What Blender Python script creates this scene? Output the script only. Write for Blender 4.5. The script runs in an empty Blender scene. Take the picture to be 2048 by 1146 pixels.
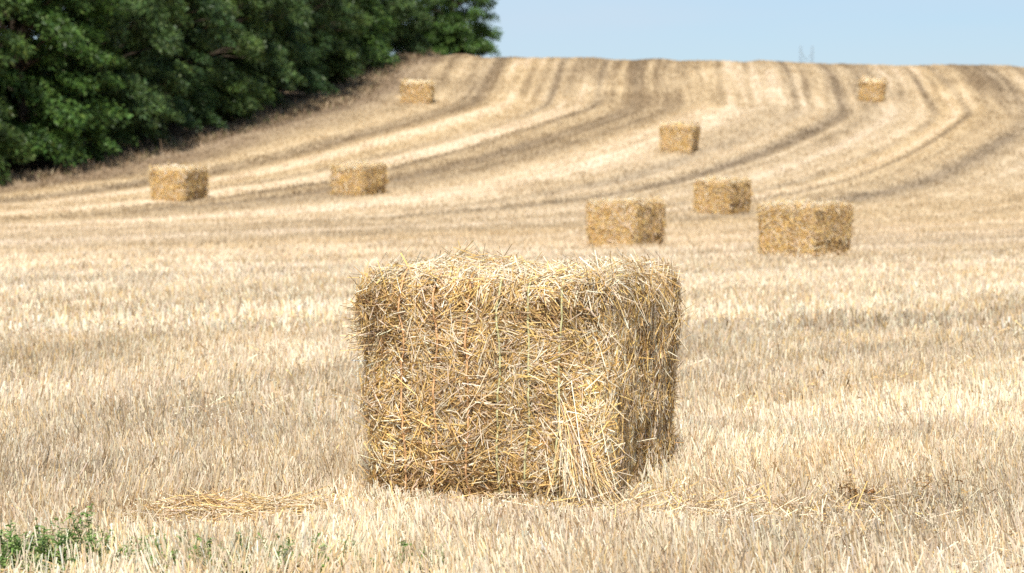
import bpy, math
import numpy as np
from mathutils import Vector, Matrix

# ------------------------------------------------------------------ camera, sky, sun, exposure
S = bpy.context.scene
COL = S.collection
rng = np.random.default_rng(7)
CAM_Z = 1.58
cd = bpy.data.cameras.new('camera')
cd.sensor_width = 36.0
cd.lens = 85.0
cd.clip_start = 0.1
cd.clip_end = 6000
cd.dof.use_dof = True
cd.dof.focus_distance = 11.35
cd.dof.aperture_fstop = 4.4
cam = bpy.data.objects.new('camera', cd)
COL.objects.link(cam)
cam.location = (0, 0, CAM_Z)
cam.rotation_euler = (math.radians(90 - 2.95), 0, 0)
S.camera = cam

SUN_EL = math.radians(53)
SUN_AZ = math.radians(180 + 3)           # clockwise from +Y: behind the camera, a little to the left
w = bpy.data.worlds.new("World")
S.world = w
w.use_nodes = True
nt = w.node_tree
bg = nt.nodes['Background']
sky = nt.nodes.new('ShaderNodeTexSky')
sky.sky_type = 'NISHITA'
sky.sun_disc = False
sky.sun_elevation = SUN_EL
sky.sun_rotation = SUN_AZ
sky.altitude = 100
sky.air_density = 1.0
sky.dust_density = 0.3
sky.ozone_density = 3.0
# thin veil of high cloud
tcw = nt.nodes.new('ShaderNodeTexCoord')
mpw = nt.nodes.new('ShaderNodeMapping')
mpw.inputs['Scale'].default_value = (2.2, 2.2, 14)
nzw = nt.nodes.new('ShaderNodeTexNoise')
nzw.inputs['Scale'].default_value = 1.6
nzw.inputs['Detail'].default_value = 5
rmw = nt.nodes.new('ShaderNodeMapRange')
rmw.inputs['From Min'].default_value = 0.22
rmw.inputs['From Max'].default_value = 0.75
rmw.inputs['To Max'].default_value = 0.9
mxw = nt.nodes.new('ShaderNodeMixRGB')
mxw.inputs['Color2'].default_value = (5.5, 6.7, 7.9, 1)
nt.links.new(tcw.outputs['Generated'], mpw.inputs['Vector'])
nt.links.new(mpw.outputs['Vector'], nzw.inputs['Vector'])
nt.links.new(nzw.outputs['Fac'], rmw.inputs['Value'])
nt.links.new(rmw.outputs['Result'], mxw.inputs['Fac'])
tnw = nt.nodes.new('ShaderNodeMixRGB')
tnw.blend_type = 'MULTIPLY'
tnw.inputs['Fac'].default_value = 1
tnw.inputs['Color2'].default_value = (.76, .90, 1.10, 1)
nt.links.new(sky.outputs['Color'], tnw.inputs['Color1'])
nt.links.new(tnw.outputs['Color'], mxw.inputs['Color1'])
nt.links.new(mxw.outputs['Color'], bg.inputs['Color'])
bg.inputs['Strength'].default_value = 0.06

sl = bpy.data.lights.new('sun', 'SUN')
sl.energy = 4.0
sl.angle = math.radians(1.5)
sl.color = (1.0, 0.95, 0.87)
sun = bpy.data.objects.new('sun', sl)
COL.objects.link(sun)
sdir = Vector((math.sin(SUN_AZ) * math.cos(SUN_EL), math.cos(SUN_AZ) * math.cos(SUN_EL), math.sin(SUN_EL)))
sun.rotation_euler = sdir.to_track_quat('Z', 'Y').to_euler()
sun.location = (-20, -30, 60)

S.view_settings.view_transform = 'Standard'
S.view_settings.look = 'None'
S.view_settings.exposure = 0.88
S.view_settings.gamma = 1
S.render.engine = 'CYCLES'
S.cycles.max_bounces = 6
S.cycles.diffuse_bounces = 4
S.cycles.transmission_bounces = 4
S.cycles.transparent_max_bounces = 4
S.cycles.use_denoising = False

# ------------------------------------------------------------------ numeric helpers
def smooth(a, s, step=.25):
    n = int(4 * s / step)
    k = np.exp(-.5 * (np.arange(-n, n + 1) * step / s) ** 2)
    k /= k.sum()
    return np.convolve(np.pad(a, n, mode='edge'), k, 'valid')

def sst(a, b, x):
    t = np.clip((x - a) / (b - a), 0, 1)
    return t * t * (3 - 2 * t)

def _hash(ix, iy, iz, seed):
    h = (ix.astype(np.int64) * 374761393 + iy.astype(np.int64) * 668265263 + iz.astype(np.int64) * 2147483647 + seed * 1274126177) & 0xFFFFFFFF
    h = ((h ^ (h >> 13)) * 1274126177) & 0xFFFFFFFF
    h = h ^ (h >> 16)
    return (h & 0xFFFF) / 65535.0

def noise3(x, y, z=0., seed=0):
    """smooth value noise, about -1..1"""
    x, y, z = np.broadcast_arrays(np.asarray(x, float), np.asarray(y, float), np.asarray(z, float))
    ix, iy, iz = np.floor(x), np.floor(y), np.floor(z)
    fx, fy, fz = x - ix, y - iy, z - iz
    fx, fy, fz = [f * f * (3 - 2 * f) for f in (fx, fy, fz)]
    r = 0
    for dx in (0, 1):
        for dy in (0, 1):
            for dz in (0, 1):
                r = r + _hash(ix + dx, iy + dy, iz + dz, seed) * np.where(dx, fx, 1 - fx) * np.where(dy, fy, 1 - fy) * np.where(dz, fz, 1 - fz)
    return r * 2 - 1

def unit(v):
    return v / np.maximum(np.linalg.norm(v, axis=-1, keepdims=True), 1e-9)

# ------------------------------------------------------------------ the lie of the land
KY = np.array([-60, 0, 11, 30, 50, 60, 67, 73, 80, 87, 94, 101, 107, 112, 117, 121, 125, 130, 137, 150, 200, 400, 2500.])
KZ = np.array([0, 0, 0, -.12, -.22, -.12, .05, .38, .95, 1.75, 2.62, 3.45, 4.2, 5.1, 6.05, 6.65, 6.95, 7.05, 6.95, 6.4, 3.0, -6, -70.])
TY = np.arange(-80, 2600, .25)
TZ = smooth(np.interp(TY, KY, KZ), 1.0)
GY = np.array([-60, 10, 25, 45, 60, 68, 75, 85, 95, 104, 108, 117, 130, 200])
GD = np.array([.55, .6, .65, .85, .9, .74, .55, .40, .34, .29, .07, .06, .07, .0])
TG = np.cumsum(smooth(np.interp(TY, GY, GD), .9)) * .25
TG -= np.interp(11.3, TY, TG)

def row_u(x, y):                       # distance across the drill rows
    return x - np.interp(y, TY, TG)

def height(x, y):
    x = np.asarray(x, float)
    y = np.asarray(y, float)
    h = np.interp(y, TY, TZ) - .02 * np.clip(x, -70, 90) * sst(55, 115, y)
    u = row_u(x, y)
    far = sst(60, 100, y) * (1 - sst(140, 170, y))
    h = h + far * (.085 * noise3(u * .9, y * .03, 0, 3) + .02 * noise3(u * 2.7, y * .05, 0, 4))
    return h + .02 * noise3(x * .6, y * .6, 0, 5) * (1 - far)

def slope_normal(x, y, e=1.2):
    gx = (height(x + e, y) - height(x - e, y)) / (2 * e)
    gy = (height(x, y + e) - height(x, y - e)) / (2 * e)
    return Vector((-float(gx), -float(gy), 1)).normalized()

HY = np.array([50, 78, 81, 86, 93, 102, 107, 121, 135, 170])
HX = np.array([-25, -16.5, -14.7, -12.9, -11.0, -8.9, -7.3, -5.2, -3.6, -1])
def hedge_x(y):
    return np.interp(y, HY, HX)

# colours (linear albedo)
CREAM = np.array([.77, .642, .468]); GOLD = np.array([.65, .45, .195]); TAN = np.array([.53, .395, .235])
BROWN = np.array([.20, .11, .042]); GREY = np.array([.56, .485, .38]); PALE = np.array([.82, .73, .56])

TRAMS = []     # (U, half width, strength, colour key)
def field_tint(x, y):
    """bands left by drill, tramlines and combine: returns factor 0 (bright straw) .. 1 (dark brown) and a grey share"""
    u = row_u(x, y)
    wv = .12 * noise3(x * .12, y * .12, 0, 30)
    uu = u + wv
    far = sst(35, 75, y)
    steep = sst(103, 110, y)
    b = .26 * noise3(uu * .30, y * .010, 0, 11) + .32 * noise3(uu * .8, y * .012, 0, 12) + .34 * noise3(uu * 2.1, y * .02, 0, 13) + far * .22 * noise3(uu * 4.2, y * .025, 0, 25)
    b = b * (1.05 - .17 * far)
    b = b * (1 - .45 * steep) + steep * (.46 * noise3(uu * 3.0, y * .06, 0, 14) + .34 * noise3(uu * 6, y * .2, 0, 24) + .34 * noise3(uu * .5, y * .25, 0, 15)) + .24 * steep
    b = b + .10 * noise3(x * .55, y * .30, 0, 16) * (1 - far) + .10 * noise3(x * 2.1, y * 1.2, 0, 17)
    b = b - .14 * (1 - far) + .28 * far
    b = b + .42 * np.exp(-(((x + 3.2) / 2.2) ** 2 + ((y - 18.2 - .3 * (x + 3)) / 1.7) ** 2)) + .3 * np.exp(-(((x - 1.75) / .5) ** 2 + ((y - 11.0) / .35) ** 2))
    b = b - .16 * np.exp(-(((x - 3.2) / 2.0) ** 2 + ((y - 15.5) / 2.6) ** 2)) - .16 * np.exp(-(((x + 3.6) / 2.2) ** 2 + ((y - 24) / 2.2) ** 2))
    b = b + .3 * np.exp(-((y - 23.5 - .62 * (x - 3)) / .9) ** 2) * sst(0, 1.5, x) * (1 - far)
    g = .25 + .35 * noise3(uu * .35, y * .02, 0, 18)
    kb = np.round(uu / 4.1)                                  # broad wheel bands across the flat ground
    for dk in (-1, 0, 1):
        k1 = kb + dk
        h1, h2 = _hash(k1, k1 * 0 + 5, k1 * 0, 91), _hash(k1, k1 * 0 + 9, k1 * 0, 92)
        b = b + (.12 + .5 * h2) * np.exp(-((uu - 4.1 * k1 - 2.2 * (h1 - .5)) / (.35 + .3 * h2)) ** 2) * sst(18, 30, y) * (1 - sst(66, 80, y)) * (.75 + .35 * noise3(y * .12, k1, 0, 93))
    b = b - .12 * sst(18, 30, y) * (1 - sst(66, 80, y))
    for U0, hw, st in TRAMS:
        m = np.exp(-((u - U0 - .12 * noise3(y * .15, U0, 0, 19)) / hw) ** 2) * sst(62, 72, y)
        m = m * (.75 + .35 * noise3(y * .2, U0, 0, 20))
        b = b + .74 * st * m * (1 - .45 * steep)
        g = g + .3 * m * (st > 0)
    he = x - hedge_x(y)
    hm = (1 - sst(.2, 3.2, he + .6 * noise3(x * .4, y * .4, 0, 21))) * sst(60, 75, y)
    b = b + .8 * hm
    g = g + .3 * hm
    return np.clip(.38 + .55 * b, 0, 1), np.clip(g, 0, 1), hm

def tint_rgb(x, y):
    t, g, hm = field_tint(x, y)
    lo = np.array([.67, .548, .405]); mid = np.array([.475, .355, .205]); hi = np.array([.24, .165, .09])
    t = t[..., None]
    c = np.where(t < .5, lo + (mid - lo) * t * 2, mid + (hi - mid) * (t - .5) * 2)
    gr = c.mean(-1, keepdims=True) * np.array([1.12, .98, .82])
    c = c + (gr - c) * (g[..., None] * .6)
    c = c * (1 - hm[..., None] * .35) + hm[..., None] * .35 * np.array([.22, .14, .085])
    return c

# ------------------------------------------------------------------ mesh helpers
def raw_mesh(name, V, Q, colr=None, smooth_shade=False, extra=None):
    """V (n,3) verts, Q (m,k) faces all with k corners"""
    me = bpy.data.meshes.new(name)
    n, (m, k) = len(V), Q.shape
    me.vertices.add(n)
    me.vertices.foreach_set('co', np.ascontiguousarray(V, np.float32).ravel())
    me.loops.add(m * k)
    me.loops.foreach_set('vertex_index', np.ascontiguousarray(Q, np.int32).ravel())
    me.polygons.add(m)
    me.polygons.foreach_set('loop_start', np.arange(0, m * k, k, dtype=np.int32))
    me.polygons.foreach_set('loop_total', np.full(m, k, np.int32))
    if smooth_shade:
        me.polygons.foreach_set('use_smooth', np.ones(m, bool))
    if colr is not None:
        a = me.attributes.new('col', 'FLOAT_COLOR', 'POINT')
        c = np.ones((n, 4), np.float32)
        c[:, :3] = colr
        a.data.foreach_set('color', c.ravel())
    me.update()
    me.validate()
    return me

def link(name, me, mat, parent=None, loc=None, rot=None):
    o = bpy.data.objects.new(name, me)
    COL.objects.link(o)
    if mat is not None and len(me.materials) == 0:
        me.materials.append(mat)
    if parent is not None:
        o.parent = parent
    if loc is not None:
        o.location = loc
    if rot is not None:
        o.rotation_euler = rot
    return o

def tag(o, label=None, cat=None, group=None, kind=None):
    if label: o['label'] = label
    if cat: o['category'] = cat
    if group: o['group'] = group
    if kind: o['kind'] = kind
    return o

def ribbons(P, D, length, width, Wd, bend, colr, seg=2, tip=.8):
    """straw-like strips: P base, D unit direction, Wd unit width direction, bend = vector added at the tip"""
    n = len(P)
    length = np.broadcast_to(length, (n,))[:, None]
    width = np.broadcast_to(width, (n,))[:, None]
    rows = []
    for i in range(seg + 1):
        t = i / seg
        c = P + D * length * t + bend * t * t
        hw = Wd * width * .5 * (1 - (1 - tip) * t)
        rows.append(np.stack([c - hw, c + hw], 1))
    V = np.concatenate(rows, 1).reshape(-1, 3)
    k = 2 * (seg + 1)
    base = (np.arange(n) * k)[:, None, None]
    q = np.array([[2 * i, 2 * i + 1, 2 * i + 3, 2 * i + 2] for i in range(seg)])
    Q = (base + q[None]).reshape(-1, 4)
    C = np.repeat(colr, k, axis=0)
    return V, Q, C

def merge(parts):
    V, Q, C, off = [], [], [], 0
    for v, q, c in parts:
        V.append(v); Q.append(q + off); C.append(c)
        off += len(v)
    return np.concatenate(V), np.concatenate(Q), np.concatenate(C)

def tube(pts, rad, n=7, colr=(.1, .1, .1)):
    pts = np.asarray(pts, float)
    rad = np.broadcast_to(rad, (len(pts),))
    tg = unit(np.gradient(pts, axis=0))
    up = np.array([.31, .17, .93])
    a = unit(np.cross(tg, up)); b = np.cross(tg, a)
    th = np.arange(n) * 2 * np.pi / n
    V = pts[:, None] + rad[:, None, None] * (np.cos(th)[None, :, None] * a[:, None] + np.sin(th)[None, :, None] * b[:, None])
    m = len(pts)
    Q = []
    for i in range(m - 1):
        for j in range(n):
            Q.append((i * n + j, i * n + (j + 1) % n, (i + 1) * n + (j + 1) % n, (i + 1) * n + j))
    V = V.reshape(-1, 3)
    return V, np.array(Q), np.tile(np.array(colr, float), (len(V), 1))

def palette(n, keys, probs, jit=.14, r=rng):
    k = r.choice(len(keys), n, p=np.array(probs) / np.sum(probs))
    c = np.array(keys)[k]
    return np.clip(c * (1 + r.normal(0, jit, (n, 1))) * (1 + r.normal(0, .03, (n, 3))), .01, .84)

# ------------------------------------------------------------------ materials
def mat_new(name):
    m = bpy.data.materials.new(name)
    m.use_nodes = True
    return m, m.node_tree, m.node_tree.nodes['Principled BSDF']

def attr_mat(name, rough=.55, spec=.25, trans=.25, noise_scale=0, noise_amt=.0):
    m, t, p = mat_new(name)
    a = t.nodes.new('ShaderNodeAttribute')
    a.attribute_name = 'col'
    src = a.outputs['Color']
    if noise_scale:
        nz = t.nodes.new('ShaderNodeTexNoise')
        nz.inputs['Scale'].default_value = noise_scale
        nz.inputs['Detail'].default_value = 4
        tc = t.nodes.new('ShaderNodeTexCoord')
        t.links.new(tc.outputs['Object'], nz.inputs['Vector'])
        mr = t.nodes.new('ShaderNodeMapRange')
        mr.inputs['From Min'].default_value = .3
        mr.inputs['From Max'].default_value = .7
        mr.inputs['To Min'].default_value = 1 - noise_amt
        mr.inputs['To Max'].default_value = 1 + noise_amt
        t.links.new(nz.outputs['Fac'], mr.inputs['Value'])
        vm = t.nodes.new('ShaderNodeVectorMath')
        vm.operation = 'SCALE'
        t.links.new(src, vm.inputs[0])
        t.links.new(mr.outputs['Result'], vm.inputs['Scale'])
        src = vm.outputs['Vector']
    t.links.new(src, p.inputs['Base Color'])
    p.inputs['Roughness'].default_value = rough
    p.inputs['Specular IOR Level'].default_value = spec
    if trans:
        tr = t.nodes.new('ShaderNodeBsdfTranslucent')
        mx = t.nodes.new('ShaderNodeMixShader')
        mx.inputs[0].default_value = trans
        t.links.new(src, tr.inputs['Color'])
        out = [q for q in t.nodes if q.type == 'OUTPUT_MATERIAL'][0]
        t.links.new(p.outputs[0], mx.inputs[1])
        t.links.new(tr.outputs[0], mx.inputs[2])
        t.links.new(mx.outputs[0], out.inputs['Surface'])
    return m

M_STRAW = attr_mat('straw', .5, .3, .2)
M_STUB = attr_mat('stubble_straw', .55, .25, .25)
M_FIELD = attr_mat('field_soil', .9, .1, 0, 9.0, .28)
M_LEAF = attr_mat('leaf', .5, .3, .3)
M_BARK = attr_mat('bark', .85, .2, 0, 6, .3)
M_TWINE = attr_mat('twine', .5, .3, .1)
M_METAL = attr_mat('hazed_galvanised_steel', .5, .5, 0)

# field material: fine clods, litter and a little bump
t = M_FIELD.node_tree
p = t.nodes['Principled BSDF']
nz = t.nodes.new('ShaderNodeTexNoise'); nz.inputs['Scale'].default_value = 35; nz.inputs['Detail'].default_value = 6
tc = t.nodes.new('ShaderNodeTexCoord')
t.links.new(tc.outputs['Object'], nz.inputs['Vector'])
bp = t.nodes.new('ShaderNodeBump'); bp.inputs['Strength'].default_value = .6; bp.inputs['Distance'].default_value = .03
t.links.new(nz.outputs['Fac'], bp.inputs['Height'])
t.links.new(bp.outputs['Normal'], p.inputs['Normal'])

# ------------------------------------------------------------------ tramlines, from the way they cross the slope
def U_of(pts):
    return float(np.mean([row_u(x, y) for x, y in pts]))
tR = U_of([(20.9, 118.7), (19.8, 104.7), (14.9, 89.5), (11.5, 82.1)])
tR2 = U_of([(18.3, 106.4), (14.2, 91.1), (9.6, 80.4)])
tBr = U_of([(22.0, 105.1), (17.7, 89.8), (13.6, 79.9)])
tL = U_of([(5.0, 110.1), (2.7, 104.3), (-.5, 94.7), (-4.2, 82.8)])
tL2 = U_of([(2.7, 108.3), (.6, 103.3), (-3.0, 93.2), (-4.4, 88.3)])
tA = U_of([(-1.6, 107.7), (-3.4, 100.6), (-7.1, 89.6)])
SWATHS = [(-53.4, 2.1, .5), (-48.9, 1.2, -.65), (-46.9, .5, .6), (-45.1, .45, .6), (-43.4, .7, -.45)]
TRAMS = [(tR, .22, 1.2), (tR - .8, .5, -.55), (tR2, .24, .9), (tR2 - 1.3, .9, -.5), (tBr, .5, .8), (tBr - 1.1, .8, -.2), (tL, .22, 1.05),
         ((tL + tL2) / 2, .6, -.5), (tL2, .22, .95), (tA, .7, .5), (tA - 1.7, .6, -.25), (tL + 1.7, .3, .3)] + SWATHS

# ------------------------------------------------------------------ field (one sheet to the horizon)
def axis(lo, hi, step, far_lo, far_hi):
    core = np.arange(lo, hi + 1e-6, step)
    out, s, v = [], step, hi
    while v < far_hi:
        s *= 1.35; v += s; out.append(v)
    inn, s, v = [], step, lo
    while v > far_lo:
        s *= 1.35; v -= s; inn.append(v)
    return np.array(inn[::-1] + list(core) + out)
ax_ = axis(-34, 38, .17, -900, 900)
ay_ = axis(-4, 134, .28, -200, 2400)
GX, GYY = np.meshgrid(ax_, ay_)
V = np.stack([GX, GYY, height(GX, GYY)], -1).reshape(-1, 3)
nx, ny = len(ax_), len(ay_)
I = np.arange(nx * ny).reshape(ny, nx)
Q = np.stack([I[:-1, :-1], I[:-1, 1:], I[1:, 1:], I[1:, :-1]], -1).reshape(-1, 4)
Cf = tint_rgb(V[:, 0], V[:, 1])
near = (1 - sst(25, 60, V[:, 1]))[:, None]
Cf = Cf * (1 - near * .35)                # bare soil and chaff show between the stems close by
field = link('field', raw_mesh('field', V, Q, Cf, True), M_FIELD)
tag(field, kind='structure')

# ------------------------------------------------------------------ straw bales
def bale_frame(x, y, a, sink):
    n = slope_normal(x, y)
    fw = Vector((math.sin(a), math.cos(a), 0))
    fw = (fw - n * fw.dot(n)).normalized()
    rt = fw.cross(n)
    z = float(np.mean([height(x + dx, y + dy) for dx in (-.4, 0, .4) for dy in (-.7, 0, .7)]))
    m = Matrix((rt, fw, n)).transposed().to_4x4()
    m.translation = Vector((x, y, z)) - n * sink
    return m

HGOLD = np.array([.70, .475, .175])
class BaleShape:
    def __init__(s, W, H, L, seed, hero=False, seam=.38, xs=None, rough=1.0):
        s.W, s.H, s.L, s.seed, s.hero, s.seam, s.rough = W, H, L, seed, hero, seam, rough
        s.h = np.array([W / 2, L / 2, H / 2])
        s.r = .085
        s.xs = xs if xs is not None else (np.array([.16, .30, .435, .565, .695, .825]) - .5) * W

    def shape(s, q):
        """box surface point (centre origin) -> point and normal on the soft bale"""
        h, r = s.h, s.r
        inner = np.clip(q, -(h - r), h - r)
        n = unit(q - inner)
        p = inner + n * r
        sd = s.seed
        d = s.rough * (.030 * noise3(p[:, 0] * 2.6, p[:, 1] * 2.6, p[:, 2] * 2.6, sd) + .016 * noise3(p[:, 0] * 8, p[:, 1] * 8, p[:, 2] * 8, sd + 1)
                       + .008 * noise3(p[:, 0] * 22, p[:, 1] * 22, p[:, 2] * 22, sd + 2))
        ends = np.abs(n[:, 1]) + np.clip(n[:, 2], 0, 1)
        for x0 in s.xs:
            d = d - (.030 if s.hero else .016) * np.exp(-((p[:, 0] - x0) / .030) ** 2) * np.clip(ends, 0, 1)
        side = np.abs(n[:, 0])
        fl = noise3(p[:, 1] * 9.0, 0, p[:, 2] * .8, sd + 3)
        d = d + side * .022 * fl
        zz = p[:, 2] + s.H / 2
        d = d + side * (.4 if s.hero else 1) * (-.055 * sst(0, .05, s.seam * s.H - zz) - .035 * np.exp(-((zz - s.seam * s.H) / .025) ** 2))
        # the foot draws in
        d = d - (.02 if s.hero else .05) * (1 - sst(0, .14, zz)) * (1 - np.abs(n[:, 2]))
        p = p + n * d[:, None]
        if s.hero:
            fx, fz = p[:, 0] / (s.W / 2), zz / s.H
            fr = np.clip(-n[:, 1], 0, 1)
            # loose lip along the top left of the end face
            b = np.exp(-(((p[:, 0] + .55) / .20) ** 2 + ((zz - s.H * .88) / .11) ** 2)) * (p[:, 1] < 0)
            p[:, 0] -= .012 * b
            p[:, 1] -= .07 * b
            # bulge on the far top right corner
            b = np.exp(-(((p[:, 1] - s.L * .40) / .25) ** 2 + ((zz - s.H * .82) / .16) ** 2)) * np.clip(n[:, 0], 0, 1)
            p[:, 0] += .02 * b
            # slumped lower right corner
            b = np.exp(-(((p[:, 0] - .52) / .16) ** 2 + ((zz - .22) / .25) ** 2)) * (p[:, 1] < -s.L * .3)
            p[:, 1] -= .06 * b
            p[:, 0] += .02 * b
            # worn hollow low on the end face
            b = fr * (1 - sst(.0, .22, zz)) * np.exp(-((p[:, 0] + .05) / .42) ** 2)
            p[:, 1] += .07 * b
        p[:, 2] += s.H / 2
        return p, n

    def core(s, step):
        h = s.h
        Vs, Qs, off = [], [], 0
        for axis_ in range(3):
            for sg in (-1, 1):
                u, v = [(1, 2), (2, 0), (0, 1)][axis_]
                nu, nv = max(3, int(2 * h[u] / step)), max(3, int(2 * h[v] / step))
                a, b = np.meshgrid(np.linspace(-h[u], h[u], nu + 1), np.linspace(-h[v], h[v], nv + 1), indexing='ij')
                q = np.zeros((a.size, 3))
                q[:, u], q[:, v], q[:, axis_] = a.ravel(), b.ravel(), sg * h[axis_]
                I = np.arange(a.size).reshape(a.shape) + off
                f = np.stack([I[:-1, :-1], I[1:, :-1], I[1:, 1:], I[:-1, 1:]], -1).reshape(-1, 4)
                Qs.append(f if sg > 0 else f[:, ::-1])
                p, n = s.shape(q)
                Vs.append(p - n * .012)
                off += a.size
        V = np.concatenate(Vs); Q = np.concatenate(Qs)
        k = .5 + .5 * noise3(V[:, 0] * 30, V[:, 1] * 30, V[:, 2] * 30, s.seed + 9)
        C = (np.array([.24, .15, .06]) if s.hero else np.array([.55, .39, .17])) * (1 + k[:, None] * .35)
        return V, Q, C

    def straws(s, dens, width, length, r):
        parts = []
        W, L, H = s.W, s.L, s.H
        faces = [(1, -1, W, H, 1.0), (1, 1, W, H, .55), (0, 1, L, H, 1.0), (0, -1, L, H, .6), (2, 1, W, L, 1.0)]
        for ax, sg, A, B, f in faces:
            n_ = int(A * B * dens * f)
            u, v = [(1, 2), (2, 0), (0, 1)][ax]
            q = np.zeros((n_, 3))
            q[:, u] = r.uniform(-s.h[u], s.h[u], n_)
            q[:, v] = r.uniform(-s.h[v], s.h[v], n_)
            q[:, ax] = sg * s.h[ax]
            p, n = s.shape(q)
            ang = r.uniform(0, np.pi, n_)
            if ax == 1:
                fld = np.pi * 1.2 * (noise3(p[:, 0] * 5.5, p[:, 2] * 5.5, 0, s.seed + 40) + .5)
                ang = np.where(r.random(n_) < .62, fld + r.normal(0, .42, n_), ang)
            elif ax == 0:
                ang = np.where(r.random(n_) < .55, np.pi / 2 + r.normal(0, .5, n_), ang)
            vv = np.zeros((n_, 3))
            e1, e2 = np.zeros(3), np.zeros(3)
            if ax == 1: e1[0] = 1; e2[2] = 1
            elif ax == 0: e1[1] = 1; e2[2] = 1
            else: e1[0] = 1; e2[1] = 1
            vv = np.cos(ang)[:, None] * e1 + np.sin(ang)[:, None] * e2
            vv = unit(vv - n * (vv * n).sum(1, keepdims=True) + 1e-4)
            if ax == 2:
                out = np.abs(r.normal(.08, .2, n_))
            else:
                out = r.normal(.04, .11 if s.hero else .15, n_)
                wild = r.random(n_) < .03
                out = np.where(wild, np.abs(out) + r.uniform(.2, .9, n_), out)
            vv = np.where((r.random(n_) < .5)[:, None], vv, -vv)
            d = unit(vv + n * out[:, None])
            ln = length * np.exp(r.normal(0, .5, n_))
            if s.hero:
                ln = np.where(r.random(n_) < .07, ln * 2.3, ln)
            ln = np.clip(ln, length * .25, length * 3.6)
            off = r.uniform(-.012, .03, n_) if s.hero else r.uniform(-.004, .014, n_)
            base = p + n * off[:, None] - d * ln[:, None] * r.uniform(.2, .5, n_)[:, None]
            # no straw starts below the ground
            wd = unit(np.cross(n, d)); tw = r.normal(0, .6, n_)[:, None]
            wd = unit(wd * np.cos(tw) + n * np.sin(tw))
            bend = unit(r.normal(0, 1, (n_, 3))) * (ln * r.uniform(0, .22, n_))[:, None] - n * (ln * .05)[:, None]
            c = palette(n_, [CREAM, HGOLD, TAN, BROWN, PALE], [.28, .40, .16, .07, .09] if s.hero else ([.30, .60, .08, .0, .02] if ax != 0 else [.08, .40, .38, .12, .02]), .06, r)  # far long sides: browner flake edges, with side shade painted into the mix
            if ax == 2:                                # paler straw mix on the top face
                c = palette(n_, [CREAM, HGOLD, TAN, BROWN, PALE], [.46, .24, .10, .03, .17], .14, r)
            zz = p[:, 2]
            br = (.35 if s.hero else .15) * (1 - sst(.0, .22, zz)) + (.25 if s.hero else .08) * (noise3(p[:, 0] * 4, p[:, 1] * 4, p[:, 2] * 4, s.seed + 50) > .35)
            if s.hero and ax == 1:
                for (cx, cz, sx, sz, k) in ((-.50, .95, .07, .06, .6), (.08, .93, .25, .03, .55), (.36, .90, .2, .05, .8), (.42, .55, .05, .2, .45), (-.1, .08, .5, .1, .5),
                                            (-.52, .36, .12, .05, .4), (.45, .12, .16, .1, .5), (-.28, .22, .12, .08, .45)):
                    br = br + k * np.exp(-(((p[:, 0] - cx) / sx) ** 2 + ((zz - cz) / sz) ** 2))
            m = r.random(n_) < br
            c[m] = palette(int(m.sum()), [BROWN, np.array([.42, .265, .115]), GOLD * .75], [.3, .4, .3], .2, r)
            wdt = width * np.exp(r.normal(0, .3, n_))
            pt = noise3(p[:, 0] * 6, p[:, 1] * 6, p[:, 2] * 6, s.seed + 51) + .6 * noise3(p[:, 0] * 14, p[:, 1] * 14, p[:, 2] * 14, s.seed + 52)
            c = np.clip(c * (1 + (.24 if s.hero else .05) * pt[:, None] * np.array([1, 1.06, 1.15])), .02, .84)
            if s.hero and ax == 1:                     # the strings show through
                nearx = np.min(np.abs((base + d * ln[:, None] * .5)[:, 0][:, None] - s.xs[None]), axis=1)
                hide = (nearx < .022) & (r.random(n_) < .5)
                wdt = np.where(hide, wdt * .15, wdt)
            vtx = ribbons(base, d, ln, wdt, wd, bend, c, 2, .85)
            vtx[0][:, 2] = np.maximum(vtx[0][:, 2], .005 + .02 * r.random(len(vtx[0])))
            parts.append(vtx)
        return parts

def quads_mesh(name, parts):
    V, Q, C = merge(parts)
    return raw_mesh(name, V, Q, C)

FOOT = []     # bale footprints: no stubble grows through a bale
def make_bale(name, x, y, adeg, W, H, L, seed, dens, width, length, step, label, hero=False, seam=.38, rough=1.0):
    s = BaleShape(W, H, L, seed, hero, seam, rough=rough)
    r = np.random.default_rng(seed)
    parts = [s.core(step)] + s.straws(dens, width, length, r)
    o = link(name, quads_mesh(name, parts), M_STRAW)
    o.matrix_world = bale_frame(x, y, math.radians(adeg), .03)
    FOOT.append((x, y, math.radians(adeg), W / 2, L / 2))
    tag(o, label, 'straw bale', 'straw bales left on the stubble field')
    return o, s, r

A0 = 17.0
ca, sa = math.cos(math.radians(A0)), math.sin(math.radians(A0))
HW, HH, HL = 1.14, 1.075, 1.38
fc = np.array([-.138, 11.10])            # middle of the end face that looks at the camera
cx_, cy_ = fc[0] + sa * HL / 2, fc[1] + ca * HL / 2
hero, hs, hr = make_bale('straw_bale', cx_, cy_, A0, HW, HH, HL, 101, 29000, .0036, .066, .03,
                         'large sharp straw bale in the foreground bound with orange and green twine', hero=True, seam=.36)

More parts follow.
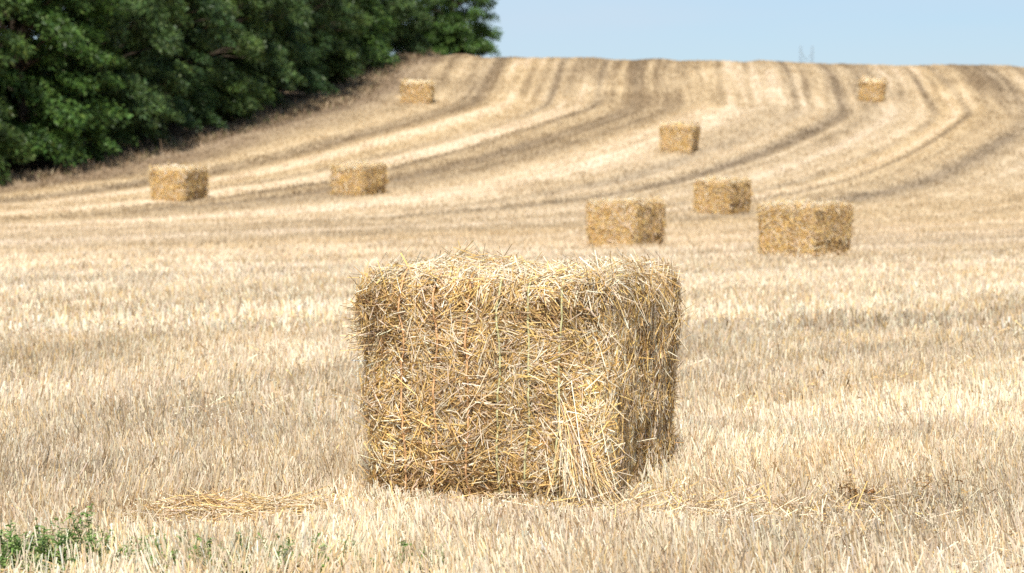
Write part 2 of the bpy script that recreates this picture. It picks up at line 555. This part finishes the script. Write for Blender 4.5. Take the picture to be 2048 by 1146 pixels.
# twine: three orange, three green strands round the length of the bale
ORANGE, GREEN = np.array([.66, .39, .19]), np.array([.53, .51, .27])
for i, x0 in enumerate(hs.xs):
    path = []
    hz, hy = HH / 2, HL / 2
    for z in np.linspace(-hz, hz, 70): path.append((x0, -hy, z))
    for yv in np.linspace(-hy, hy, 60)[1:]: path.append((x0, yv, hz))
    for z in np.linspace(hz, -hz, 40)[1:]: path.append((x0, hy, z))
    q = np.array(path)
    q[:, 0] += .012 * noise3(np.arange(len(q)) * .12, i * 7.3, 0, 60)
    pp, nn = hs.shape(q)
    k = np.arange(len(q))
    pp = pp + nn * (.048 + .009 * noise3(k * .35, i * 3.1, 0, 61))[:, None]
    col = ORANGE if i < 3 else GREEN
    o = link('twine', quads_mesh('twine', [tube(pp, .0050, 6, col)]), M_TWINE, hero)
    o['label'] = 'faded orange twine strand' if i < 3 else 'pale green twine strand'

# loose sheaf that slides off the lower right corner
n_ = 520
tt = hr.random(n_)
fan = np.clip(hr.normal(.5, .26, n_), 0, 1)
top = np.stack([.30 + .15 * fan + .04 * hr.normal(0, 1, n_), np.full(n_, -HL / 2 + .01) - .04 * hr.random(n_), .66 - .30 * tt + .05 * hr.normal(0, 1, n_)], 1)
bot = np.stack([.53 + .08 * fan + .025 * hr.normal(0, 1, n_), np.full(n_, -HL / 2 - .06) - .13 * hr.random(n_), .0 + .12 * hr.random(n_)], 1)
f0 = hr.uniform(.0, .65, n_)[:, None]
st = top + (bot - top) * f0
dv = bot - st
ln = np.linalg.norm(dv, axis=1) * hr.uniform(.55, 1.05, n_)
d = unit(dv + hr.normal(0, .16, (n_, 3)) * np.linalg.norm(dv, axis=1)[:, None])
wd = unit(np.cross(d, np.array([0, -1., 0])) + hr.normal(0, .5, (n_, 3)))
bend = np.stack([.035 * hr.normal(0, 1, n_), -.03 * hr.random(n_), .02 * hr.normal(0, 1, n_)], 1)
c = palette(n_, [CREAM, PALE, GOLD, TAN, BROWN], [.30, .14, .30, .16, .10], .18, hr)
link('loose_sheaf', quads_mesh('loose_sheaf', [ribbons(st, d, ln, .0040, wd, bend, c, 3, .7)]), M_STRAW, hero)

# shaggy tuft on the top left corner
n_ = 700
cc = np.array([-.55, -HL / 2 - .02, .84])
dd = unit(np.stack([-.75 + hr.normal(0, .55, n_), -.35 + hr.normal(0, .5, n_), -.25 + hr.normal(0, .5, n_)], 1))
bs = cc + np.stack([hr.uniform(-.04, .16, n_), hr.uniform(-.06, .16, n_), hr.normal(0, .06, n_)], 1)
ln = hr.uniform(.04, .12, n_)
wd = unit(np.cross(dd, hr.normal(0, 1, (n_, 3))))
c = palette(n_, [CREAM, GOLD, TAN, BROWN], [.25, .36, .24, .15], .15, hr)
link('straw_tuft', quads_mesh('straw_tuft', [ribbons(bs, dd, ln, .0042, wd, hr.normal(0, .012, (n_, 3)), c, 2, .7)]), M_STRAW, hero)

# far bales: x, y, turn, size and what tells each apart
FAR = [
    (5.34, 44.0, 40, 1.19, 1.0, 1.36, 'straw bale at the right, nearest of the blurred bales, dark seam low on its side'),
    (2.36, 50.0, 34, 1.17, .98, 1.26, 'straw bale just behind the right corner of the big foreground bale'),
    (5.90, 67.8, 38, 1.17, .98, 1.22, 'straw bale beyond the gap between the two nearest blurred bales on the right'),
    (-9.95, 72.4, 22, 1.17, .97, 1.46, 'straw bale at the far left, below the dark hedgerow'),
    (-4.70, 74.3, 30, 1.17, .95, 1.36, 'straw bale left of centre, beside the far left bale at the foot of the slope'),
    (6.10, 88.4, 18, 1.20, 1.04, 1.2, 'straw bale alone halfway up the slope, right of centre'),
    (-4.10, 105.0, 2, 1.28, .94, 1.2, 'straw bale high on the slope beside the trees'),
    (16.26, 109.6, 11, 1.10, .95, 1.2, 'small straw bale high on the right, just under the skyline'),
]
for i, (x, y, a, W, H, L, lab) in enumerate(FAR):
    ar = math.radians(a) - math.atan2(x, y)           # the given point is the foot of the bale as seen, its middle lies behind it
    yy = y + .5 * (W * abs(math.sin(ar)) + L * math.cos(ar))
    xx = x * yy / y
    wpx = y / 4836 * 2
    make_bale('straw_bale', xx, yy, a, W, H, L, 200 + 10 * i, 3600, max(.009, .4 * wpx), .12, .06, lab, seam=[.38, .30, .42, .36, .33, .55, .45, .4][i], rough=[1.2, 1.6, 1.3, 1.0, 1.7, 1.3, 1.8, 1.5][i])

# ------------------------------------------------------------------ stubble
def outside_bales(x, y, grow=-.02):
    ok = np.ones(len(x), bool)
    for bx, by, a, hw, hl in FOOT:
        dx, dy = x - bx, y - by
        lx = dx * math.cos(a) - dy * math.sin(a)
        ly = dx * math.sin(a) + dy * math.cos(a)
        ok &= ~((np.abs(lx) < hw + grow) & (np.abs(ly) < hl + grow))
    return ok

PILE = np.array([-1.25, 10.75])         # a heap of flat straw left of the bale
def pile_mask(x, y):
    return np.exp(-(((x - PILE[0]) / .42) ** 2 + ((y - PILE[1] - .12 * (x - PILE[0])) / .22) ** 2))

def stubble_zone(y0, y1, dens, width, hgt, seg, margin, seed, snap=True):
    r = np.random.default_rng(seed)
    hw = lambda y: .2125 * y + margin
    area = (y1 - y0) * (hw(y0) + hw(y1))
    n = int(area * dens)
    y = np.sqrt(r.random(n) * (y1 ** 2 - y0 ** 2) + y0 ** 2)
    x = r.uniform(-1, 1, n) * hw(y)
    if snap:                                        # drill rows
        u = row_u(x, y)
        du = np.round(u / .15) * .15 - u + r.normal(0, .028, n)
        x = x + np.where(r.random(n) < .75, du, 0)
    keep = outside_bales(x, y) & (x - hedge_x(y) > .5)
    # thin and trodden patches
    pat = noise3(x * 1.1, y * .7, 0, 70) + .5 * noise3(x * 3.5, y * 2.5, 0, 71)
    green = (1 - sst(-1.85, -1.45, x)) * (1 - sst(9.45, 9.75, y))
    keep &= r.random(n) < np.clip(.80 + .35 * pat, .25, 1) * (1 - .93 * pile_mask(x, y)) * (1 - .72 * green)
    x, y, pat = x[keep], y[keep], pat[keep]
    n = len(x)
    h = hgt * np.clip(1 + .22 * pat + r.normal(0, .22, n), .35, 1.8)
    # trodden in front of the bale and in front of the heap
    h = h * (1 - .5 * np.exp(-(((x - fc[0] - .08) / .85) ** 4 + ((y - fc[1] + .20) / .60) ** 4))) * (1 - .55 * np.exp(-(((x - PILE[0]) / .5) ** 4 + ((y - PILE[1] + .35) / .4) ** 4)))
    lean = .16 + .25 * (r.random(n) < .12)
    trod = np.exp(-(((x - .85) / .8) ** 2 + ((y - 10.45) / .38) ** 2))
    h = h * (1 - .45 * trod)
    lean = lean + .5 * trod + .35 * (r.random(n) < .10)
    la = 2.2 * np.pi * noise3(x * .5, y * .35, 0, 72)
    d = np.stack([.13 * np.cos(la) + r.normal(0, 1, n) * lean, .13 * np.sin(la) + r.normal(0, 1, n) * lean, np.ones(n)], 1)
    d = unit(d)
    th = r.uniform(-1.1, 1.1, n)
    wd = np.stack([np.cos(th), np.sin(th), np.zeros(n)], 1)
    wd = unit(wd - d * (wd * d).sum(1, keepdims=True))
    P = np.stack([x, y, height(x, y) - .01], 1)
    bend = np.stack([r.normal(0, .12, n) * h, r.normal(0, .12, n) * h, -.03 * h], 1)
    tc_ = tint_rgb(x, y)
    hue = noise3(x * 1.3, y * .8, 0, 74) + .7 * noise3(x * 4.5, y * 3, 0, 75) + r.normal(0, .5, n)
    c = palette(n, [CREAM, PALE, TAN, GREY, GOLD, BROWN], [.35, .25, .12, .15, .08, .05], .20, r)
    c = np.where((hue > .75)[:, None], palette(n, [GOLD, TAN, CREAM], [.3, .3, .4], .15, r), c)
    c = np.where((hue < -.95)[:, None], palette(n, [GREY, TAN * .8, BROWN * 1.5], [.55, .3, .15], .15, r), c)
    lum = tc_.mean(1, keepdims=True) / .37
    c = c * np.clip(lum, .45, 1.25) ** .8
    k_ = .62 - .50 * sst(22, 60, y)[:, None]
    c = c * k_ + tc_ * (1.08 - k_)
    w_ = width * np.exp(r.normal(0, .28, n))
    return ribbons(P, d, h, w_, wd, bend, np.clip(c, .02, .8), seg, .9)

zones = [stubble_zone(6.5, 14, 2300, .0042, .125, 2, 4.2, 301),
         stubble_zone(14, 22, 1000, .0062, .125, 1, 4.5, 302),
         stubble_zone(22, 36, 330, .012, .13, 1, 5, 303),
         stubble_zone(36, 62, 150, .020, .11, 1, 5.5, 304, False),
         stubble_zone(62, 127, 80, .034, .08, 1, 6, 305, False)]
tag(link('stubble', quads_mesh('stubble', zones), M_STUB), 'pale cut cereal stubble covering the whole field', 'stubble', kind='stuff')

# flat litter between the stems
def litter(y0, y1, dens, width, length, margin, seed):
    r = np.random.default_rng(seed)
    hw = lambda y: .2125 * y + margin
    n = int((y1 - y0) * (hw(y0) + hw(y1)) * dens)
    y = np.sqrt(r.random(n) * (y1 ** 2 - y0 ** 2) + y0 ** 2)
    x = r.uniform(-1, 1, n) * hw(y)
    k = outside_bales(x, y, .0)
    x, y = x[k], y[k]; n = len(x)
    a = r.uniform(0, 2 * np.pi, n)
    d = unit(np.stack([np.cos(a), np.sin(a), r.normal(.1, .16, n)], 1))
    ln = np.minimum(length * np.exp(r.normal(0, .5, n)), length * 1.7)
    P = np.stack([x, y, height(x, y) + r.uniform(.004, .05, n)], 1)
    wd = unit(np.stack([-np.sin(a), np.cos(a), r.normal(0, .5, n)], 1))
    c = palette(n, [CREAM, GOLD, TAN, GREY, BROWN], [.3, .25, .2, .15, .1], .18, r)
    return ribbons(P, d, ln, width, wd, r.normal(0, .015, (n, 3)), c, 1, .9)
def trod_litter():
    r = np.random.default_rng(313)
    n = 1500
    x = .80 + r.normal(0, .62, n); y = 10.5 + r.normal(0, .34, n)
    k = outside_bales(x, y, .0)
    x, y = x[k], y[k]; n = len(x)
    a = r.uniform(0, 2 * np.pi, n)
    d = unit(np.stack([np.cos(a), np.sin(a), np.abs(r.normal(.1, .3, n))], 1))
    ln = .075 * np.exp(r.normal(0, .45, n))
    P = np.stack([x, y, height(x, y) + r.uniform(.01, .09, n)], 1)
    wd = unit(np.stack([-np.sin(a), np.cos(a), r.normal(0, .7, n)], 1))
    return ribbons(P, d, ln, .0042, wd, r.normal(0, .018, (n, 3)), palette(n, [CREAM, HGOLD, TAN, GREY], [.42, .22, .22, .14], .16, r), 1, .9)
tag(link('straw_litter', quads_mesh('straw_litter', [litter(6.5, 15, 420, .006, .10, 4.2, 311), litter(15, 26, 120, .011, .13, 4.5, 312), trod_litter()]), M_STUB),
    'loose chopped straw lying between the stubble stems', 'straw litter', kind='stuff')

# golden flattened straw left of the bale
r = np.random.default_rng(321)
n = 3600
x = PILE[0] + r.standard_t(3, n) * .21
y = PILE[1] + .12 * (x - PILE[0]) + r.standard_t(3, n) * .15
a = r.normal(.1, .5, n) + np.pi * (r.random(n) < .5) + 1.0 * noise3(x * 2.6, y * 3.4, 0, 80)
d = unit(np.stack([np.cos(a), np.sin(a), r.normal(.03, .16, n)], 1))
ln = .13 * np.exp(r.normal(0, .45, n))
P = np.stack([x, y, height(x, y) + .02 + (.06 + .03 * noise3(x * 5, y * 5, 0, 81)) * pile_mask(x, y) * r.random(n) ** .6], 1) - d * ln[:, None] * .5
wd = unit(np.stack([-np.sin(a), np.cos(a), r.normal(0, .6, n)], 1))
c = palette(n, [GOLD * 1.1, np.array([.70, .50, .20]), CREAM, TAN, BROWN], [.24, .16, .42, .16, .02], .14, r)
V, Q, C = ribbons(P, d, ln, .0046, wd, np.stack([r.normal(0, .03, n), r.normal(0, .03, n), r.normal(0, .018, n)], 1), c, 3, .9)
V[:, 2] = np.maximum(V[:, 2], height(V[:, 0], V[:, 1]) + .004)
tag(link('straw_heap', raw_mesh('straw_heap', V, Q, C), M_STUB), 'flattened golden loose straw lying left of the foreground bale', 'loose straw')

# ------------------------------------------------------------------ weeds
def weed_parts(r, n_stem, hgt, spread, leaf, cols, dens=26):
    parts = []
    for i in range(n_stem):
        a, rad = r.uniform(0, 2 * np.pi), spread * math.sqrt(r.random())
        b = np.array([rad * math.cos(a), rad * math.sin(a), 0])
        h = hgt * r.uniform(.55, 1.1)
        tip = b + np.array([r.normal(0, .22) * h, r.normal(0, .22) * h, h])
        tt = np.linspace(0, 1, 6)[:, None]
        pts = b + (tip - b) * tt + np.array([r.normal(0, .05), r.normal(0, .05), 0]) * h * (tt * (1 - tt) * 4)
        parts.append(tube(pts, np.linspace(.0022, .001, 6), 4, np.array(cols[0]) * .8))
        k = dens
        s = r.uniform(.12, 1, k)
        P = np.stack([np.interp(s, tt[:, 0], pts[:, j]) for j in range(3)], 1)
        an = r.uniform(0, 2 * np.pi, k)
        d = unit(np.stack([np.cos(an), np.sin(an), r.normal(.45, .35, k)], 1))
        wd = unit(np.cross(d, np.array([0, 0, 1.])) + r.normal(0, .3, (k, 3)))
        lf = leaf * (1.15 - .6 * s) * r.uniform(.6, 1.3, k)
        c = palette(k, cols, np.ones(len(cols)), .2, r)
        parts.append(ribbons(P, d, lf, lf * .36, wd, np.stack([0 * lf, 0 * lf, -lf * .35], 1), c, 2, .25))
    return parts
GRN = [np.array([.17, .26, .065]), np.array([.24, .33, .10]), np.array([.12, .20, .05]), np.array([.34, .36, .16])]
BRN = [np.array([.42, .26, .11]), np.array([.54, .38, .19]), np.array([.33, .19, .08])]
weeds = [
    ('weed', -1.71, 9.60, 10, .21, .09, .045, GRN, 40, 'tallest green weed with feathery leaves in the bottom left stubble'),
    ('weed', -1.90, 9.45, 26, .19, .15, .05, GRN, 26, 'low bushy green weed at the bottom left corner of the field'),
    ('weed', -1.68, 9.36, 22, .16, .13, .045, GRN, 26, 'bushy green weed just right of the corner weed, below the tallest one'),
    ('weed', -1.36, 9.32, 12, .14, .12, .04, GRN, 18, 'sparse green weed sprouting below the golden loose straw'),
    ('weed', -1.16, 9.28, 10, .13, .09, .04, GRN, 18, 'thin green weed at the bottom edge, right of the sparse weed'),
    ('weed', -.62, 9.3, 4, .12, .05, .035, GRN, 14, 'small green sprig in the stubble below the left corner of the foreground bale'),
    ('weed', -.10, 9.25, 3, .10, .04, .035, GRN, 14, 'tiny green sprig in the stubble below the middle of the foreground bale'),
    ('dry_weed', 1.55, 10.9, 12, .17, .10, .05, BRN, 16, 'dried brown weed clump right of the foreground bale, darkest in the stubble'),
    ('dry_weed', 1.95, 11.0, 10, .16, .13, .05, BRN, 14, 'dried brown weed clump farthest right, beside the darkest clump'),
]
for k, (nm, x, y, ns, h, sp, lf, cols, dn, lab) in enumerate(weeds):
    r = np.random.default_rng(400 + k)
    o = link(nm, quads_mesh(nm, weed_parts(r, ns, h, sp, lf, cols, dn)), M_LEAF, loc=(x, y, float(height(x, y))))
    tag(o, lab, 'weed', 'weeds in the stubble')

# low green growth creeping in along the near left edge
r = np.random.default_rng(440)
gp = []
for k in range(170):
    gx = -2.25 + 2.1 * r.random() ** 4.5
    gy = 9.0 + .62 * r.random() * (1 - .55 * (gx + 2.25) / 2.1)
    for (v, q, c) in weed_parts(r, 3, r.uniform(.06, .15), .06, .045, GRN, 16):
        gp.append((v + np.array([gx, gy, float(height(gx, gy))]), q, c))
tag(link('green_growth', quads_mesh('green_growth', gp), M_LEAF), 'low green growth creeping through the stubble along the near left edge', 'ground cover', kind='stuff')

# rough dry grass along the foot of the trees
r = np.random.default_rng(420)
n = 16000
y = r.uniform(62, 128, n)
x = hedge_x(y) + r.normal(-.1, .42, n)
h = .17 * np.exp(r.normal(0, .4, n))
d = unit(np.stack([r.normal(0, .35, n), r.normal(0, .35, n), np.ones(n)], 1))
th = r.uniform(-1, 1, n)
c = palette(n, [np.array([.25, .18, .11]), np.array([.36, .27, .17]), np.array([.17, .12, .07]), np.array([.12, .14, .05])], [.4, .3, .25, .05], .2, r)
tag(link('hedge_grass', quads_mesh('hedge_grass', [ribbons(np.stack([x, y, height(x, y) - .02], 1), d, h, .05, np.stack([np.cos(th), np.sin(th), 0 * th], 1),
    np.stack([r.normal(0, .25, n) * h, r.normal(0, .25, n) * h, -.1 * h], 1), c, 1, .4)]), M_STUB), 'rough brown grass along the foot of the trees', 'grass', kind='stuff')

# ------------------------------------------------------------------ trees
def make_tree(seed, H, R, hue, n_clump=260, per=440, leaf=.098):
    r = np.random.default_rng(seed)
    tr = []
    pts = np.array([[0, 0, -.3], [.02, .03, .6], [.08 * r.normal(), .08 * r.normal(), H * .3], [.2 * r.normal(), .2 * r.normal(), H * .6], [.25 * r.normal(), .25 * r.normal(), H * .93]])
    tt = np.linspace(0, 1, 12)
    sp = np.stack([np.interp(tt, np.linspace(0, 1, 5), pts[:, j]) for j in range(3)], 1)
    tr.append(tube(sp, np.linspace(.22, .03, 12), 9, (.06, .046, .032)))
    cl = []
    while len(cl) < n_clump:
        f = r.random()
        z = H * (.06 + .94 * f)
        prof = (.78 + .30 * math.sin(math.pi * min(1, f * 1.15))) * (1 - max(0, f - .5) ** 2 * 3.0)
        a = r.uniform(0, 2 * np.pi)
        lob = 1 + .22 * float(noise3(math.cos(a) * 1.6 + 9, math.sin(a) * 1.6, z * .45, seed))
        rr = R * prof * lob * (r.random() ** .42)
        cl.append((rr * math.cos(a), rr * math.sin(a), z, r.uniform(.3, .8)))
    for k in range(n_clump // 4):                       # boughs down to the ground
        a = r.uniform(0, 2 * np.pi); rr = R * r.uniform(.35, .95)
        cl.append((rr * math.cos(a), rr * math.sin(a), r.uniform(.3, H * .22), r.uniform(.4, .8)))
    cl = np.array(cl)
    for c in cl[::4]:
        k = int(np.argmin(np.abs(sp[:, 2] - max(.5, c[2] * .72))))
        b = sp[k]
        mid = (b + c[:3]) / 2 + np.array([0, 0, .25])
        tr.append(tube(np.array([b, (b + mid) / 2 + r.normal(0, .06, 3), mid, (mid + c[:3]) / 2 + r.normal(0, .05, 3), c[:3]]), np.linspace(.06, .012, 5), 5, (.055, .042, .030)))
    L = []
    for (cx, cy, cz, cr) in cl:
        m = int(per * cr * 1.1)
        o = r.normal(0, 1, (m, 3))
        o = unit(o) * (r.random((m, 1)) ** .45) * np.array([cr, cr, cr * .55])
        rad = math.hypot(cx, cy) + 1e-6
        outw = np.array([cx / rad, cy / rad, 0])
        o[:, 2] -= .35 * (o @ outw)                       # sprays droop outwards
        P = np.array([cx, cy, cz]) + o
        d = unit(outw * .7 + r.normal(0, .6, (m, 3)) + np.array([0, 0, -.25]))
        nrm = unit(r.normal(0, .55, (m, 3)) + np.array([0, 0, .8]) + outw * .35)
        wd = unit(np.cross(nrm, d))
        ln = leaf * np.exp(r.normal(0, .28, m))
        kk = r.uniform(.75, 1.3)
        col = palette(m, [np.array([.052, .094, .026]), np.array([.070, .118, .030]), np.array([.038, .075, .025]), np.array([.092, .128, .038])], [.35, .3, .25, .1], .2, r) * np.array(hue) * kk
        L.append(ribbons(P, d, ln, ln * .6, wd, np.stack([0 * ln, 0 * ln, -.2 * ln], 1), np.clip(col, .004, .3), 1, .35))
    return quads_mesh('trunk', tr), quads_mesh('crown', L)

TV = [make_tree(501, 10.5, 3.3, (1.0, 1.0, 1.0)), make_tree(502, 9.6, 3.0, (1.12, 1.08, .9)), make_tree(503, 11.5, 3.5, (.8, .9, .95)), make_tree(504, 8.6, 2.8, (1.0, 1.12, .8))]
trees = [
    (72.5, -2.6, 0, 1.0, 'dark leafy tree at the left edge of the photo, foremost of the row'),
    (77.5, -2.4, 1, 1.05, 'leafy tree beside the foremost one, its boughs low over the field edge'),
    (82.5, -2.5, 3, 1.12, 'brighter green tree above and behind the far left bale'),
    (87.0, -2.3, 0, .95, 'bushy tree just right of the far left bale, boughs reaching the dry grass'),
    (91.5, -2.6, 2, .88, 'dark green tree rising over the middle of the row'),
    (96.0, -2.3, 1, .95, 'yellow-green tree in the middle of the row, above the left of centre bale'),
    (100.5, -2.5, 0, .95, 'leafy tree left of the highest bale by the trees'),
    (105.5, -2.7, 2, .85, 'dark tree directly above left of the bale beside the trees'),
    (110.5, -2.6, 1, .9, 'tree on the steep bank where the field edge climbs to the crest'),
    (116.0, -2.5, 3, 1.05, 'tree at the top corner of the field where the crest meets the row'),
    (122.5, -1.9, 0, .85, 'tree behind the crest, second from the right end of the row'),
    (129.5, 1.1, 3, .86, 'small round tree at the right end of the row against the sky'),
    (134.5, -.6, 0, .80, 'tree half hidden by the crest behind the small round end tree'),
    (128.5, -4.6, 2, .85, 'dark tree filling the gap behind the right end of the row'),
    # second rank behind
    (75.0, -7.0, 2, 1.08, 'taller tree behind the first two at the left edge, sky between its twigs'),
    (85.0, -6.8, 0, 1.1, 'tall tree standing behind the brighter green one'),
    (94.0, -6.8, 2, 1.0, 'tall dark tree in the second rank behind the middle of the row'),
    (103.5, -6.8, 1, 1.1, 'tall tree in the second rank above the highest left bale'),
    (113.0, -6.8, 2, 1.0, 'tall dark tree behind the steep bank'),
    (123.0, -6.2, 0, 1.05, 'tall tree in the second rank near the right end of the row'),
]
for i, (y, dx, v, sc, lab) in enumerate(trees):
    x = float(hedge_x(y)) + dx
    e = bpy.data.objects.new('tree', None)
    COL.objects.link(e)
    e.location = (x, y, float(height(x, y)))
    e.rotation_euler = (0, 0, i * 2.17)
    e.scale = (sc, sc, sc * (1 + .05 * math.sin(i * 2.3)))
    tag(e, lab, 'tree', 'trees along the field edge')
    link('trunk', TV[v][0], M_BARK, e)
    link('crown', TV[v][1], M_LEAF, e)

# ------------------------------------------------------------------ far twin mast beyond the crest
mast = []
hazed_steel = (.30, .40, .48)  # pale blue-grey metal, with the haze of distance painted into it
D_ = 420.
mx0 = (1611 - 1024) / 4836 * D_
zb = float(height(mx0, D_))
ztop = CAM_Z + (324 - 92) / 4836 * D_
for sx in (-1, 1):
    xb, xt = mx0 + sx * .7, mx0 + sx * 1.0
    for ox in (-.16, .16):
        mast.append(tube(np.array([[xb + ox * 2, D_, zb], [xt + ox, D_, ztop - .6], [xt + ox * .3, D_, ztop]]), .10, 6, hazed_steel))
    for k in range(22):
        z0 = ztop - .6 - k * .8
        mast.append(tube(np.array([[xt - .2, D_, z0], [xt + .2, D_, z0 - .8]]), .08, 4, hazed_steel))
for dz in (.4, 1.6, 2.8, 5.0):
    mast.append(tube(np.array([[mx0 - 1.0, D_, ztop - dz - .5], [mx0, D_, ztop - dz - 2.2], [mx0 + 1.0, D_, ztop - dz - .5]]), .13, 4, hazed_steel))
tag(link('mast', quads_mesh('mast', mast), M_METAL), 'faint bluish twin mast just showing over the skyline', 'mast')
